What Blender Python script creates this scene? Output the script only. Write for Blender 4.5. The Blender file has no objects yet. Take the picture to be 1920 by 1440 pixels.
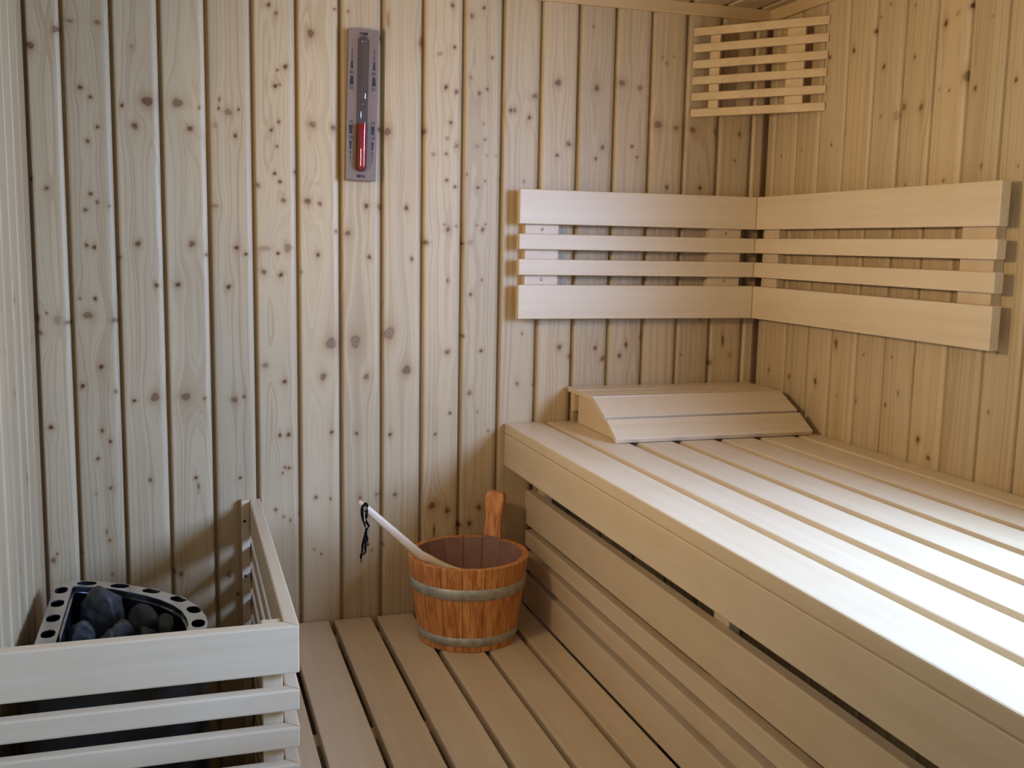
import bpy, bmesh, math, random
import numpy as np
from mathutils import Vector, Matrix

# ---------------------------------------------------------------- camera, sky, light, exposure
SC = bpy.context.scene
COL = SC.collection
Z0 = 1.105                       # height of the measuring plane above the room floor
cam_data = bpy.data.cameras.new('camera')
cam_data.sensor_fit = 'HORIZONTAL'; cam_data.sensor_width = 36.0
cam_data.lens = 36.0 * 1928.956 / 1920.0
cam_data.clip_start = 0.02
cam = bpy.data.objects.new('camera', cam_data); COL.objects.link(cam)
R_ = Vector((0.951863, -0.305952, 0.018721)); U_ = Vector((0.02346, 0.13361, 0.990756)); W_ = Vector((0.305625, 0.942625, -0.134356))
M = Matrix((( R_.x, U_.x, -W_.x, -1.4530), (R_.y, U_.y, -W_.y, -2.3890), (R_.z, U_.z, -W_.z, 0.2464 + Z0), (0, 0, 0, 1)))
cam.matrix_world = M
SC.camera = cam

SC.view_settings.view_transform = 'Standard'
SC.view_settings.look = 'None'
SC.view_settings.exposure = -0.34
SC.view_settings.gamma = 1.0
SC.view_settings.use_curve_mapping = False
SC.cycles.use_denoising = True
SC.cycles.max_bounces = 10
SC.cycles.diffuse_bounces = 8
SC.cycles.sample_clamp_indirect = 6.0

wld = bpy.data.worlds.new('daylight'); SC.world = wld; wld.use_nodes = True
wld.node_tree.nodes['Background'].inputs[0].default_value = (0.62, 0.72, 0.85, 1)
wld.node_tree.nodes['Background'].inputs[1].default_value = 0.5

def area(name, loc, target, sx, sy, power, color):
    l = bpy.data.lights.new(name, 'AREA'); l.shape = 'RECTANGLE'; l.size = sx; l.size_y = sy
    l.energy = power; l.color = color
    o = bpy.data.objects.new(name, l); COL.objects.link(o)
    o.location = loc
    o.rotation_euler = (Vector(target) - Vector(loc)).to_track_quat('-Z', 'Y').to_euler()
    return o

# daylight: a patch of bright sky seen through the window in the right wall, and the wider sky filling its opening
area('window sky high', (0.66, -2.52, 1.93), (-0.95, -0.1, 1.05), 1.3, 0.9, 262, (0.27, 0.462, 1.0))
area('window sky wide', (0.10, -1.66, 1.475), (-1.0, -1.66, 1.40), 1.0, 0.62, 76, (0.42, 0.65, 1.0))

# ---------------------------------------------------------------- materials
def lin(r, g, b):
    f = lambda c: (c/255/12.92) if c/255 <= 0.04045 else ((c/255 + 0.055)/1.055)**2.4
    return (f(r), f(g), f(b), 1.0)

class NT:
    def __init__(s, name):
        s.m = bpy.data.materials.new(name); s.m.use_nodes = True
        s.t = s.m.node_tree; s.b = s.t.nodes['Principled BSDF']
    def n(s, kind, **kw):
        x = s.t.nodes.new(kind)
        for k, v in kw.items():
            if k.startswith('i_'):
                key = k[2:]; key = int(key) if key.isdigit() else key
                x.inputs[key].default_value = v
            else: setattr(x, k, v)
        return x
    def l(s, a, b): s.t.links.new(a, b)
    def math(s, op, a, b=None, clamp=False):
        x = s.n('ShaderNodeMath', operation=op); x.use_clamp = clamp
        for i, v in enumerate((a, b)):
            if v is None: continue
            if isinstance(v, (int, float)): x.inputs[i].default_value = v
            else: s.l(v, x.inputs[i])
        return x.outputs[0]
    def mix(s, f, a, b, blend='MIX'):
        x = s.n('ShaderNodeMix', data_type='RGBA', blend_type=blend)
        for i, v in ((0, f), (6, a), (7, b)):
            if isinstance(v, (int, float, tuple)): x.inputs[i].default_value = v
            else: s.l(v, x.inputs[i])
        return x.outputs[2]
    def ramp(s, f, stops):
        x = s.n('ShaderNodeValToRGB'); e = x.color_ramp.elements
        while len(e) < len(stops): e.new(0.5)
        for q, (p, c) in zip(e, stops): q.position = p; q.color = c if len(c) == 4 else (*c, 1)
        s.l(f, x.inputs[0]); return x.outputs[0]
    def set(s, **kw):
        for k, v in kw.items():
            k = k.replace('_', ' ')
            if isinstance(v, (int, float, tuple)): s.b.inputs[k].default_value = v
            else: s.l(v, s.b.inputs[k])
    def bump(s, h, strength, dist):
        x = s.n('ShaderNodeBump'); x.inputs['Strength'].default_value = strength; x.inputs['Distance'].default_value = dist
        s.l(h, x.inputs['Height']); s.l(x.outputs[0], s.b.inputs['Normal'])

def knotty_wood(name, light, dark, knot, halo, axis='Z'):
    """tongue-and-groove spruce; the 'wood' attribute carries knot, halo, grain coordinate and board number"""
    k = NT(name)
    a = k.n('ShaderNodeAttribute', attribute_name='wood')
    sep = k.n('ShaderNodeSeparateColor'); k.l(a.outputs['Color'], sep.inputs[0])
    kn, ha, phi, seed = sep.outputs[0], sep.outputs[1], sep.outputs[2], a.outputs['Alpha']
    tc = k.n('ShaderNodeTexCoord'); xyz = k.n('ShaderNodeSeparateXYZ'); k.l(tc.outputs['Object'], xyz.inputs[0])
    al = xyz.outputs[axis]
    def grain(fr, fa, det, rough=0.5):
        c = k.n('ShaderNodeCombineXYZ')
        k.l(k.math('MULTIPLY', phi, fr), c.inputs[0]); k.l(k.math('MULTIPLY', al, fa), c.inputs[1]); k.l(k.math('MULTIPLY', seed, 37.7), c.inputs[2])
        n = k.n('ShaderNodeTexNoise', i_Scale=1.0, i_Detail=det, i_Roughness=rough); k.l(c.outputs[0], n.inputs['Vector'])
        return n.outputs['Fac']
    rings = k.ramp(grain(210, 0.5, 1.5), [(0.46, (0, 0, 0)), (0.60, (1, 1, 1))])
    band = grain(34, 0.35, 1.0)
    fine = k.ramp(grain(900, 9.0, 2.0), [(0.42, (0, 0, 0)), (0.72, (1, 1, 1))])
    mott = k.n('ShaderNodeTexNoise', i_Scale=5.0, i_Detail=2.0); k.l(tc.outputs['Object'], mott.inputs['Vector'])
    fac = k.math('ADD', k.math('MULTIPLY', rings, 0.30), k.math('MULTIPLY', k.math('SUBTRACT', band, 0.35), 0.55))
    fac = k.math('ADD', fac, k.math('MULTIPLY', fine, 0.13))
    fac = k.math('ADD', fac, k.math('MULTIPLY', k.math('SUBTRACT', mott.outputs['Fac'], 0.5), 0.35), clamp=True)
    base = k.mix(fac, light, dark)
    tone = k.math('ADD', 0.90, k.math('MULTIPLY', k.math('FRACT', k.math('MULTIPLY', seed, 7.13)), 0.16))
    cmb = k.n('ShaderNodeCombineColor')
    for i in range(3): k.l(tone, cmb.inputs[i])
    base = k.mix(1.0, base, cmb.outputs[0], 'MULTIPLY')
    base = k.mix(ha, base, halo)
    base = k.mix(kn, base, knot)
    k.set(Base_Color=base, Roughness=0.46, Specular_IOR_Level=0.45)
    h = k.math('ADD', k.math('MULTIPLY', rings, -0.5), k.math('MULTIPLY', ha, 1.2))
    k.bump(h, 0.25, 0.0012)
    return k.m

def smooth_wood(name, light, dark, axis, rough=0.42, spec=0.5, contrast=0.5):
    """planed knot-free bench wood, faint streaks along one axis"""
    k = NT(name)
    tc = k.n('ShaderNodeTexCoord'); oi = k.n('ShaderNodeObjectInfo')
    sc = {'X': (1.6, 70, 70), 'Y': (70, 1.6, 70), 'Z': (70, 70, 1.6)}[axis]
    mp = k.n('ShaderNodeMapping'); mp.inputs['Scale'].default_value = sc
    k.l(tc.outputs['Object'], mp.inputs['Vector'])
    off = k.n('ShaderNodeVectorMath', operation='ADD'); k.l(mp.outputs[0], off.inputs[0])
    cx = k.n('ShaderNodeCombineXYZ')
    for i in range(3): k.l(k.math('MULTIPLY', oi.outputs['Random'], 53.0 + 11*i), cx.inputs[i])
    k.l(cx.outputs[0], off.inputs[1])
    n1 = k.n('ShaderNodeTexNoise', i_Scale=1.0, i_Detail=3.0, i_Roughness=0.55); k.l(off.outputs[0], n1.inputs['Vector'])
    n2 = k.n('ShaderNodeTexNoise', i_Scale=0.22, i_Detail=1.0); k.l(off.outputs[0], n2.inputs['Vector'])
    n3 = k.n('ShaderNodeTexNoise', i_Scale=9.0, i_Detail=3.0); k.l(tc.outputs['Object'], n3.inputs['Vector'])
    f = k.math('ADD', k.math('MULTIPLY', k.math('SUBTRACT', n1.outputs['Fac'], 0.5), 1.1*contrast), k.math('MULTIPLY', k.math('SUBTRACT', n2.outputs['Fac'], 0.5), 1.2*contrast))
    f = k.math('ADD', f, k.math('MULTIPLY', k.math('SUBTRACT', n3.outputs['Fac'], 0.5), 0.7*contrast))
    f = k.math('ADD', f, k.math('ADD', 0.30, k.math('MULTIPLY', oi.outputs['Random'], 0.25*contrast)), clamp=True)
    k.set(Base_Color=k.mix(f, light, dark), Roughness=rough, Specular_IOR_Level=spec)
    k.bump(n1.outputs['Fac'], 0.12, 0.0008)
    return k.m

def plain(name, col, rough=0.5, metal=0.0, spec=0.5, noise=0.0, scale=40.0, bump=0.0):
    k = NT(name)
    c = col
    if noise or bump:
        tc = k.n('ShaderNodeTexCoord')
        n = k.n('ShaderNodeTexNoise', i_Scale=scale, i_Detail=4.0); k.l(tc.outputs['Object'], n.inputs['Vector'])
        d = tuple(x*(1-noise) for x in col[:3]) + (1,); u = tuple(min(1, x*(1+noise)) for x in col[:3]) + (1,)
        c = k.mix(k.ramp(n.outputs['Fac'], [(0.3, (0, 0, 0)), (0.7, (1, 1, 1))]), d, u)
        if bump: k.bump(n.outputs['Fac'], bump, 0.004)
    k.set(Base_Color=c, Roughness=rough, Metallic=metal, Specular_IOR_Level=spec)
    return k.m

SPRUCE = knotty_wood('spruce boards', lin(*(196,173,136)), lin(*(156,126,88)), lin(78, 46, 24), lin(152, 110, 66))
SPRUCE_Y = knotty_wood('spruce ceiling boards', lin(*(196,173,136)), lin(*(156,126,88)), lin(78, 46, 24), lin(152, 110, 66), axis='Y')
WX, WY, WZ = [smooth_wood('bench wood along ' + a, lin(*(221,202,174)), lin(*(194,166,126)), a) for a in 'XYZ']
TRIM = {a: smooth_wood('trim wood along ' + a, lin(214, 186, 142), lin(176, 142, 98), a, contrast=0.6) for a in 'XY'}
FLOORM = plain('dark floor', lin(70, 62, 54), 0.8, noise=0.2, scale=8)
STEEL = plain('polished stainless steel', lin(222, 220, 220), 0.25, 1.0, noise=0.06, scale=30)
DARKSTEEL = plain('dark inner steel', lin(70, 82, 90), 0.4, 1.0, noise=0.15, scale=20)
CASING = plain('grey heater casing', lin(52, 54, 52), 0.45, 0.5, noise=0.1, scale=12)
INNER = plain('weathered inner bucket wood', lin(150, 112, 98), 0.6, noise=0.12, scale=50)
ZINC = plain('galvanised hoop steel', lin(186, 184, 170), 0.5, 0.6, noise=0.22, scale=60)
STONE = plain('dark olivine stone', lin(40, 38, 35), 0.62, 0.0, noise=0.45, scale=60, bump=0.9)
STONE_B = plain('bluish sauna stone', lin(54, 52, 48), 0.6, 0.0, noise=0.45, scale=55, bump=0.9)
STONE_G = plain('greenish sauna stone', lin(48, 43, 33), 0.65, 0.0, noise=0.45, scale=60, bump=0.9)
LACE = plain('black leather lace', lin(12, 10, 9), 0.85, spec=0.1)
INK = plain('black printing', lin(18, 16, 18), 0.5)
SAND = plain('red timer sand', lin(140, 5, 5), 0.55, noise=0.12, scale=900)
SCREWM = plain('bright screw metal', lin(190, 180, 165), 0.35, 0.9)
PLATE = plain('mauve grey timer plate', lin(122, 100, 86), 0.5, noise=0.04, scale=60)
RECESS = plain('dark brown recess', lin(70, 50, 38), 0.6)
RUBBER = plain('dark grey paint', lin(45, 45, 45), 0.6)

def glass_mat(name, tint, gloss):
    k = NT(name); t = k.t
    tr = k.n('ShaderNodeBsdfTransparent'); tr.inputs[0].default_value = tint
    gl = k.n('ShaderNodeBsdfGlossy'); gl.inputs['Roughness'].default_value = 0.012
    lw_ = k.n('ShaderNodeLayerWeight'); lw_.inputs[0].default_value = 0.5
    fr = k.math('ADD', 0.045, k.math('MULTIPLY', k.math('POWER', lw_.outputs['Facing'], 5.0), 0.9))
    mx = k.n('ShaderNodeMixShader')
    k.l(k.math('MULTIPLY', fr, gloss, clamp=True), mx.inputs[0]); k.l(tr.outputs[0], mx.inputs[1]); k.l(gl.outputs[0], mx.inputs[2])
    out = [n for n in t.nodes if n.type == 'OUTPUT_MATERIAL'][0]
    k.l(mx.outputs[0], out.inputs[0]); t.nodes.remove(k.b)
    return k.m
GLASS = glass_mat('clear glass', (0.95, 0.94, 0.94, 1), 1.1)

def stave_mat():
    k = NT('oiled larch staves')
    tc = k.n('ShaderNodeTexCoord'); oi = k.n('ShaderNodeObjectInfo')
    mp = k.n('ShaderNodeMapping'); mp.inputs['Scale'].default_value = (120, 120, 5); k.l(tc.outputs['Object'], mp.inputs['Vector'])
    off = k.n('ShaderNodeVectorMath', operation='ADD'); k.l(mp.outputs[0], off.inputs[0])
    cx = k.n('ShaderNodeCombineXYZ')
    for i in range(3): k.l(k.math('MULTIPLY', oi.outputs['Random'], 31.0 + 17*i), cx.inputs[i])
    k.l(cx.outputs[0], off.inputs[1])
    n1 = k.n('ShaderNodeTexNoise', i_Scale=1.0, i_Detail=2.5, i_Distortion=0.6); k.l(off.outputs[0], n1.inputs['Vector'])
    f = k.ramp(n1.outputs['Fac'], [(0.36, (0, 0, 0)), (0.66, (1, 1, 1))])
    base = k.mix(f, lin(236, 166, 98), lin(178, 102, 48))
    base = k.mix(k.math('MULTIPLY', oi.outputs['Random'], 0.5), base, lin(192, 112, 54))
    k.set(Base_Color=base, Roughness=0.45)
    k.bump(n1.outputs['Fac'], 0.15, 0.0006)
    return k.m
STAVE = stave_mat()
LADLEW = smooth_wood('pale ladle wood', lin(226, 202, 172), lin(204, 172, 138), 'X', contrast=0.4)

# ---------------------------------------------------------------- object helpers
def tag(o, label=None, cat=None, group=None, kind=None):
    for k, v in (('label', label), ('category', cat), ('group', group), ('kind', kind)):
        if v: o[k] = v
    return o
def thing(name, label, cat, loc, group=None):
    o = bpy.data.objects.new(name, None); COL.objects.link(o)
    o.location = loc; o.empty_display_size = 0.05
    return tag(o, label, cat, group)
def link(name, me, mat, parent=None):
    o = bpy.data.objects.new(name, me); COL.objects.link(o)
    if mat is not None and not me.materials: me.materials.append(mat)
    if parent is not None:
        off = Vector((0, 0, 0)); p = parent
        while p is not None: off += p.location; p = p.parent
        me.transform(Matrix.Translation(-off)); o.parent = parent
    return o
def bm_obj(name, bm, mat, parent=None, smooth=False):
    me = bpy.data.meshes.new(name)
    bmesh.ops.recalc_face_normals(bm, faces=bm.faces[:])
    bm.to_mesh(me); bm.free()
    if smooth:
        for p in me.polygons: p.use_smooth = True
    return link(name, me, mat, parent)
def bevel(bm, r, seg=2, edges=None):
    if r > 0:
        bmesh.ops.bevel(bm, geom=edges or bm.edges[:], offset=r, segments=seg, profile=0.6, affect='EDGES', clamp_overlap=True)
def box_bm(x0, x1, y0, y1, z0, z1, r=0.003, seg=2):
    bm = bmesh.new()
    bmesh.ops.create_cube(bm, size=1.0, matrix=Matrix.Translation(((x0+x1)/2, (y0+y1)/2, (z0+z1)/2)) @ Matrix.Diagonal((abs(x1-x0), abs(y1-y0), abs(z1-z0), 1)))
    bevel(bm, r, seg); return bm
def box(name, x0, x1, y0, y1, z0, z1, mat, parent=None, r=0.003, seg=2):
    return bm_obj(name, box_bm(x0, x1, y0, y1, z0, z1, r, seg), mat, parent)
def prism_bm(poly, axis, a0, a1, r=0.002, seg=2):
    """poly: points in the two other axes (in x,y,z order), extruded along axis"""
    bm = bmesh.new()
    def P(p, a): return {'x': (a, p[0], p[1]), 'y': (p[0], a, p[1]), 'z': (p[0], p[1], a)}[axis]
    lo = [bm.verts.new(P(p, a0)) for p in poly]; hi = [bm.verts.new(P(p, a1)) for p in poly]
    n = len(poly)
    bm.faces.new(lo); bm.faces.new(hi[::-1])
    for i in range(n): bm.faces.new((lo[i], hi[i], hi[(i+1) % n], lo[(i+1) % n]))
    bmesh.ops.recalc_face_normals(bm, faces=bm.faces[:])
    bevel(bm, r, seg); return bm
def prism(name, poly, axis, a0, a1, mat, parent=None, r=0.002, seg=2):
    return bm_obj(name, prism_bm(poly, axis, a0, a1, r, seg), mat, parent)
def lathe_bm(profile, center, seg=40, cap0=False, cap1=False):
    bm = bmesh.new(); rings = []
    for (r, z) in profile:
        rings.append([bm.verts.new((center[0] + r*math.cos(2*math.pi*i/seg), center[1] + r*math.sin(2*math.pi*i/seg), center[2] + z)) for i in range(seg)])
    for a, b in zip(rings, rings[1:]):
        for i in range(seg): bm.faces.new((a[i], a[(i+1) % seg], b[(i+1) % seg], b[i]))
    if cap0: bm.faces.new(rings[0][::-1])
    if cap1: bm.faces.new(rings[-1])
    return bm
def tube_bm(pts, radii, seg=10, flat=1.0):
    """swept tube through pts; flat squashes the section along the local up"""
    bm = bmesh.new(); rings = []; n = len(pts); pts = [Vector(p) for p in pts]
    up = Vector((0, 0, 1))
    for i, p in enumerate(pts):
        t = (pts[min(i+1, n-1)] - pts[max(i-1, 0)]).normalized()
        s = t.cross(up)
        s = s.normalized() if s.length > 1e-4 else Vector((1, 0, 0))
        v = s.cross(t).normalized(); r = radii[i] if isinstance(radii, (list, tuple)) else radii
        rw, rh = r if isinstance(r, tuple) else (r, r*flat)
        rings.append([bm.verts.new(p + s*rw*math.cos(2*math.pi*j/seg) + v*rh*math.sin(2*math.pi*j/seg)) for j in range(seg)])
    for a, b in zip(rings, rings[1:]):
        for j in range(seg): bm.faces.new((a[j], a[(j+1) % seg], b[(j+1) % seg], b[j]))
    bm.faces.new(rings[0][::-1]); bm.faces.new(rings[-1])
    return bm

# ---------------------------------------------------------------- the setting: boarded walls
KB = [tuple(map(float, s.split())) for s in "-1.7334 1.7384 0.0074 1 1;-1.6841 1.7745 0.0067 1 1;-1.6568 1.7934 0.0069 0.7 0.5;-1.6028 1.7944 0.007 0.8 0.6;-1.641 1.6603 0.0049 1 1;-1.6214 1.6417 0.0038 1 1;-1.6093 1.5811 0.0039 1 1;-1.6297 1.5509 0.0039 1 1;-1.5596 1.6284 0.0039 1 1;-1.5086 1.6396 0.0111 1 1;-1.4477 1.6399 0.0106 0.8 1;-1.5355 1.5868 0.0067 1 1;-1.4228 1.587 0.0062 1 1;-1.4025 1.6324 0.0028 1 1;-1.3421 1.6267 0.008 0.7 1;-1.3622 1.6336 0.0031 1 1;-1.32 1.6331 0.0031 1 1;-1.328 1.5767 0.0046 1 1;-1.5374 1.7516 0.0038 0.4 1;-1.743 1.4693 0.0041 1 1;-1.7131 1.45 0.0047 0.8 1;-1.3713 1.5968 0.0057 0.4 1;-1.3604 1.6526 0.002 1 2;-1.615 1.4246 0.0039 0.8 1;-1.6388 1.4071 0.0039 1 1;-1.6276 1.441 0.0039 1 1;-1.5914 1.4169 0.0025 1 1;-1.6392 1.3326 0.004 1 1;-1.624 1.3286 0.0045 1 1;-1.5359 1.3379 0.0063 1 1;-1.4242 1.3393 0.007 0.9 1;-1.3937 1.3165 0.0032 1 1;-1.3746 1.4232 0.0075 0.6 0.6;-1.3292 1.3328 0.0053 1 1;-1.3093 1.3192 0.0038 1 1;-1.5733 1.3081 0.004 0.6 1;-1.5 1.2483 0.0044 1 1;-1.4556 1.25 0.0053 1 1;-1.348 1.2456 0.0053 1 1;-1.6258 1.2189 0.0043 1 1;-1.6564 1.2195 0.0031 0.7 1;-1.6417 1.1831 0.0098 0.8 0.8;-1.5883 1.1728 0.0075 0.8 0.7;-1.682 1.1675 0.0069 0.8 0.6;-1.7444 1.1777 0.0079 0.8 1.3;-1.7028 1.1733 0.008 0.4 1.2;-1.7378 1.1464 0.0057 0.7 1;-1.6186 1.0707 0.0053 1 1;-1.7232 1.1881 0.002 1 1;-1.2529 1.8599 0.0042 1 1;-1.2374 1.843 0.0039 0.7 1;-1.1095 1.8628 0.0026 1 1;-1.1627 1.8066 0.0086 0.9 1;-1.2186 1.7312 0.0051 1 1;-1.236 1.7229 0.0026 1 1;-1.2407 1.6884 0.0049 1 1;-1.2306 1.6919 0.002 1 1;-1.2344 1.6111 0.0035 1 1;-1.2505 1.593 0.004 1 1;-1.1597 1.6093 0.0082 0.8 0.8;-1.1137 1.6043 0.0056 1 1;-1.2385 1.5579 0.0029 1 1;-1.2444 1.4988 0.0038 1 1;-1.2005 1.5035 0.0032 1 1;-1.233 1.4811 0.0041 1 1;-1.281 1.4712 0.0053 0.7 1;-1.0799 1.8605 0.002 1 1;-0.9895 1.8492 0.0044 0.4 4;-1.0062 1.8086 0.0058 0.8 1;-0.9091 1.8072 0.0089 0.8 1.2;-0.868 1.7836 0.0059 0.5 0.8;-0.8333 1.801 0.0036 1 1;-0.853 1.7098 0.0048 1 1;-0.8274 1.7009 0.0051 0.8 1;-1.0089 1.6067 0.0051 0.8 1;-0.9895 1.6023 0.0084 0.9 1;-0.9045 1.6075 0.0066 0.8 1;-0.8391 1.8934 0.0038 1 1;-0.7635 1.8951 0.0036 1 1;-0.7927 1.8742 0.0051 0.7 1;-0.7422 1.7845 0.0036 1 1;-0.7924 1.7357 0.0039 0.4 1;-0.7531 1.7122 0.0033 1 1;-0.7725 1.7012 0.004 1 1;-0.841 1.6305 0.0036 1 1;-0.8486 1.5942 0.0043 0.5 1;-0.8259 1.5779 0.004 0.8 1;-0.8818 1.5561 0.0046 0.5 1;-0.8505 1.5584 0.004 0.7 1;-0.7606 1.6323 0.0028 0.6 1;-0.7561 1.5956 0.0028 1 1;-0.7755 1.5793 0.0049 0.4 1;-0.7516 1.5597 0.0034 0.4 1;-0.7291 1.5606 0.0031 0.4 1;-0.8492 1.498 0.0037 1 1;-0.829 1.4839 0.0034 1 1;-0.8001 1.5134 0.0022 1 1;-0.7165 1.505 0.0022 1 1;-0.7546 1.4996 0.0022 1 1;-0.7725 1.4834 0.0037 1 1;-0.6946 1.6666 0.0046 1 1;-1.2261 1.4402 0.0056 0.8 1;-1.172 1.4394 0.0071 1 1;-1.1445 1.4349 0.0048 0.8 1;-1.1086 1.3737 0.0033 1 1;-1.0387 1.4329 0.0055 1 1;-1.0071 1.4317 0.0061 0.9 1;-1.0812 1.3698 0.0061 1 1;-0.9451 1.431 0.0052 1 1;-0.8448 1.3841 0.0056 1 1;-0.8536 1.3954 0.0016 1 1;-0.8247 1.3924 0.0016 1 1;-0.7594 1.3854 0.0047 1 1;-0.7735 1.3951 0.0016 1 1;-0.7523 1.3975 0.0016 1 1;-1.2699 1.3317 0.0137 0.4 0.5;-1.2169 1.3341 0.0096 0.6 1;-1.2392 1.3218 0.0039 1 1;-1.1498 1.3195 0.0045 1 1;-1.0319 1.3163 0.0046 1 1;-0.9318 1.3134 0.004 1 1;-0.8978 1.3519 0.0059 1 1;-0.8085 1.3519 0.0041 0.8 1;-0.7894 1.3545 0.0069 0.4 1;-1.2706 1.2796 0.0054 0.8 1;-1.233 1.2733 0.0051 1 1;-1.1877 1.2804 0.0039 0.5 1;-0.8445 1.2632 0.0032 1 1;-0.7592 1.2654 0.0026 1 1;-0.787 1.2308 0.0042 1 1;-1.1205 1.1165 0.0124 0.7 1.25;-1.0648 1.1206 0.0131 0.65 1.2;-0.9845 1.1386 0.0145 0.65 1.1;-1.1394 1.039 0.0075 0.8 1.2;-1.0388 1.0369 0.0063 0.8 1.2;-0.9425 1.0508 0.0102 0.85 1.2;-0.8433 1.0924 0.0061 0.9 1;-0.759 1.0945 0.0042 1 1;-0.804 1.1307 0.0042 0.7 1;-1.2276 1.0295 0.0049 1 1;-1.2704 1.0679 0.008 0.6 0.7;-1.2395 0.9045 0.0041 1 1;-1.2198 0.9053 0.0047 1 1;-1.2288 0.8285 0.0028 1 1;-1.2197 0.8264 0.0041 0.9 0.7;-1.2344 0.8152 0.0022 1 1;-1.1206 0.9071 0.0041 1 0.8;-1.062 0.9023 0.0042 1 0.8;-0.9822 0.896 0.0042 1 1;-0.8711 0.8933 0.003 1 1;-0.8351 0.9434 0.0033 1 1;-0.7871 0.9912 0.0056 0.8 1;-0.7655 0.9445 0.003 0.5 1;-0.7382 0.8964 0.0023 1 1;-1.1582 0.7529 0.0042 0.8 1;-1.1239 0.7477 0.0029 0.8 1;-1.0543 0.7462 0.0036 0.8 1;-1.0142 0.7517 0.0036 0.7 1;-1.0061 0.7522 0.003 0.8 1;-0.9698 0.7491 0.0043 0.8 1;-1.2512 0.7291 0.0035 1 1;-1.2325 0.7109 0.0016 1 1;-1.2179 0.7013 0.0022 1 1;-1.1972 0.7135 0.0023 1 1;-0.8779 0.7158 0.0087 0.9 1;-0.8392 0.7013 0.0071 1 1;-0.8106 0.6617 0.0071 1 1;-0.7826 0.6649 0.0065 1 1;-0.7585 0.7041 0.0068 1 1;-1.1628 0.6269 0.0023 0.7 1;-1.1466 0.6143 0.0016 1 1;-1.0254 0.6133 0.002 0.7 1;-0.9978 0.6262 0.002 1 1;-0.8723 0.6524 0.002 1 6;-1.6576 1.0297 0.005 1 1;-1.5904 1.0163 0.0032 1 1;-1.5531 0.9945 0.0039 1 1;-1.5101 1.0007 0.0102 0.8 1;-1.4444 1.0004 0.0097 0.8 1;-1.4045 0.9954 0.0027 1 1;-1.3399 0.9905 0.0073 0.8 1;-1.3187 0.997 0.0034 1 1;-1.7242 0.9411 0.005 1 1;-1.621 0.9299 0.0039 0.9 1;-1.6053 0.9054 0.0039 1 1;-1.632 0.8678 0.0039 0.9 1;-1.6081 0.8004 0.0033 1 1;-1.6387 0.7886 0.0027 0.5 1;-1.5246 0.8141 0.0043 0.9 1;-1.4271 0.8142 0.0037 1 1;-1.4217 0.7938 0.0028 0.7 2.6;-1.33 0.8091 0.0034 1 1;-1.6132 0.6815 0.0034 0.8 1;-1.6195 0.7009 0.0027 0.7 2;-1.7307 0.6446 0.006 0.8 1;-1.7221 0.6582 0.0015 1 1;-1.6706 0.6558 0.0015 1 1;-1.6101 0.6034 0.0022 1 1;-1.4788 0.5966 0.0035 1 1;-0.5767 1.7375 0.0081 1 1;-0.4765 1.7313 0.0069 1 1;-0.4101 1.7481 0.0095 0.8 0.7;-0.3616 1.7391 0.0057 0.8 1;-0.6352 1.7028 0.0059 0.9 1;-0.6846 1.6672 0.0056 0.8 1;-0.6475 1.6525 0.0047 1 1;-0.3092 1.6537 0.0097 0.8 1;-0.2594 1.6482 0.0072 0.8 0.7;-0.2128 1.6457 0.0092 0.8 0.8;-0.5454 1.5956 0.006 1 1;-0.574 1.5674 0.0041 1 1;-0.4568 1.5911 0.0048 1 1;-0.4735 1.5638 0.0042 1 1;-0.3777 1.5976 0.0036 1 1;-0.3634 1.5717 0.0029 1 1;-0.0796 1.6414 0.0047 0.8 1;-0.0895 1.5751 0.0027 1 1;-0.1467 1.6441 0.0053 0.6 2;-0.489 1.8746 0.0022 1 1;-0.2788 1.5013 0.005 1 1;-0.1852 1.5029 0.005 1 1;-0.6577 1.5018 0.0022 1 1;-0.3033 1.8164 0.0029 0.6 1;-0.2725 1.8201 0.0022 0.6 1;-0.2918 1.8028 0.0035 0.5 1;-0.5564 1.1001 0.0063 1 1;-0.5238 1.0762 0.0074 0.9 1;-0.4604 1.0972 0.0051 1 1;-0.4388 1.0698 0.0071 0.9 1;-0.3759 1.1046 0.0048 1 1.4;-0.3933 1.0766 0.0055 1 1;-0.655 1.1352 0.0016 1 1;-0.2217 1.0761 0.0021 1 1;-0.1363 1.0545 0.006 1 1;-0.1001 1.1137 0.0042 0.8 4;-0.0783 1.0747 0.0071 0.4 1;-0.6653 1.0113 0.0043 0.7 1;-0.622 1.0079 0.003 0.8 1;-0.3347 1.1229 0.0048 0.5 3;-0.1691 1.1682 0.0031 1 1;-1.4647 0.5914 0.0061 0.9 1;-1.359 0.5803 0.0062 0.8 1;-1.3396 0.5328 0.0039 1 1".split(';')]
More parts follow.
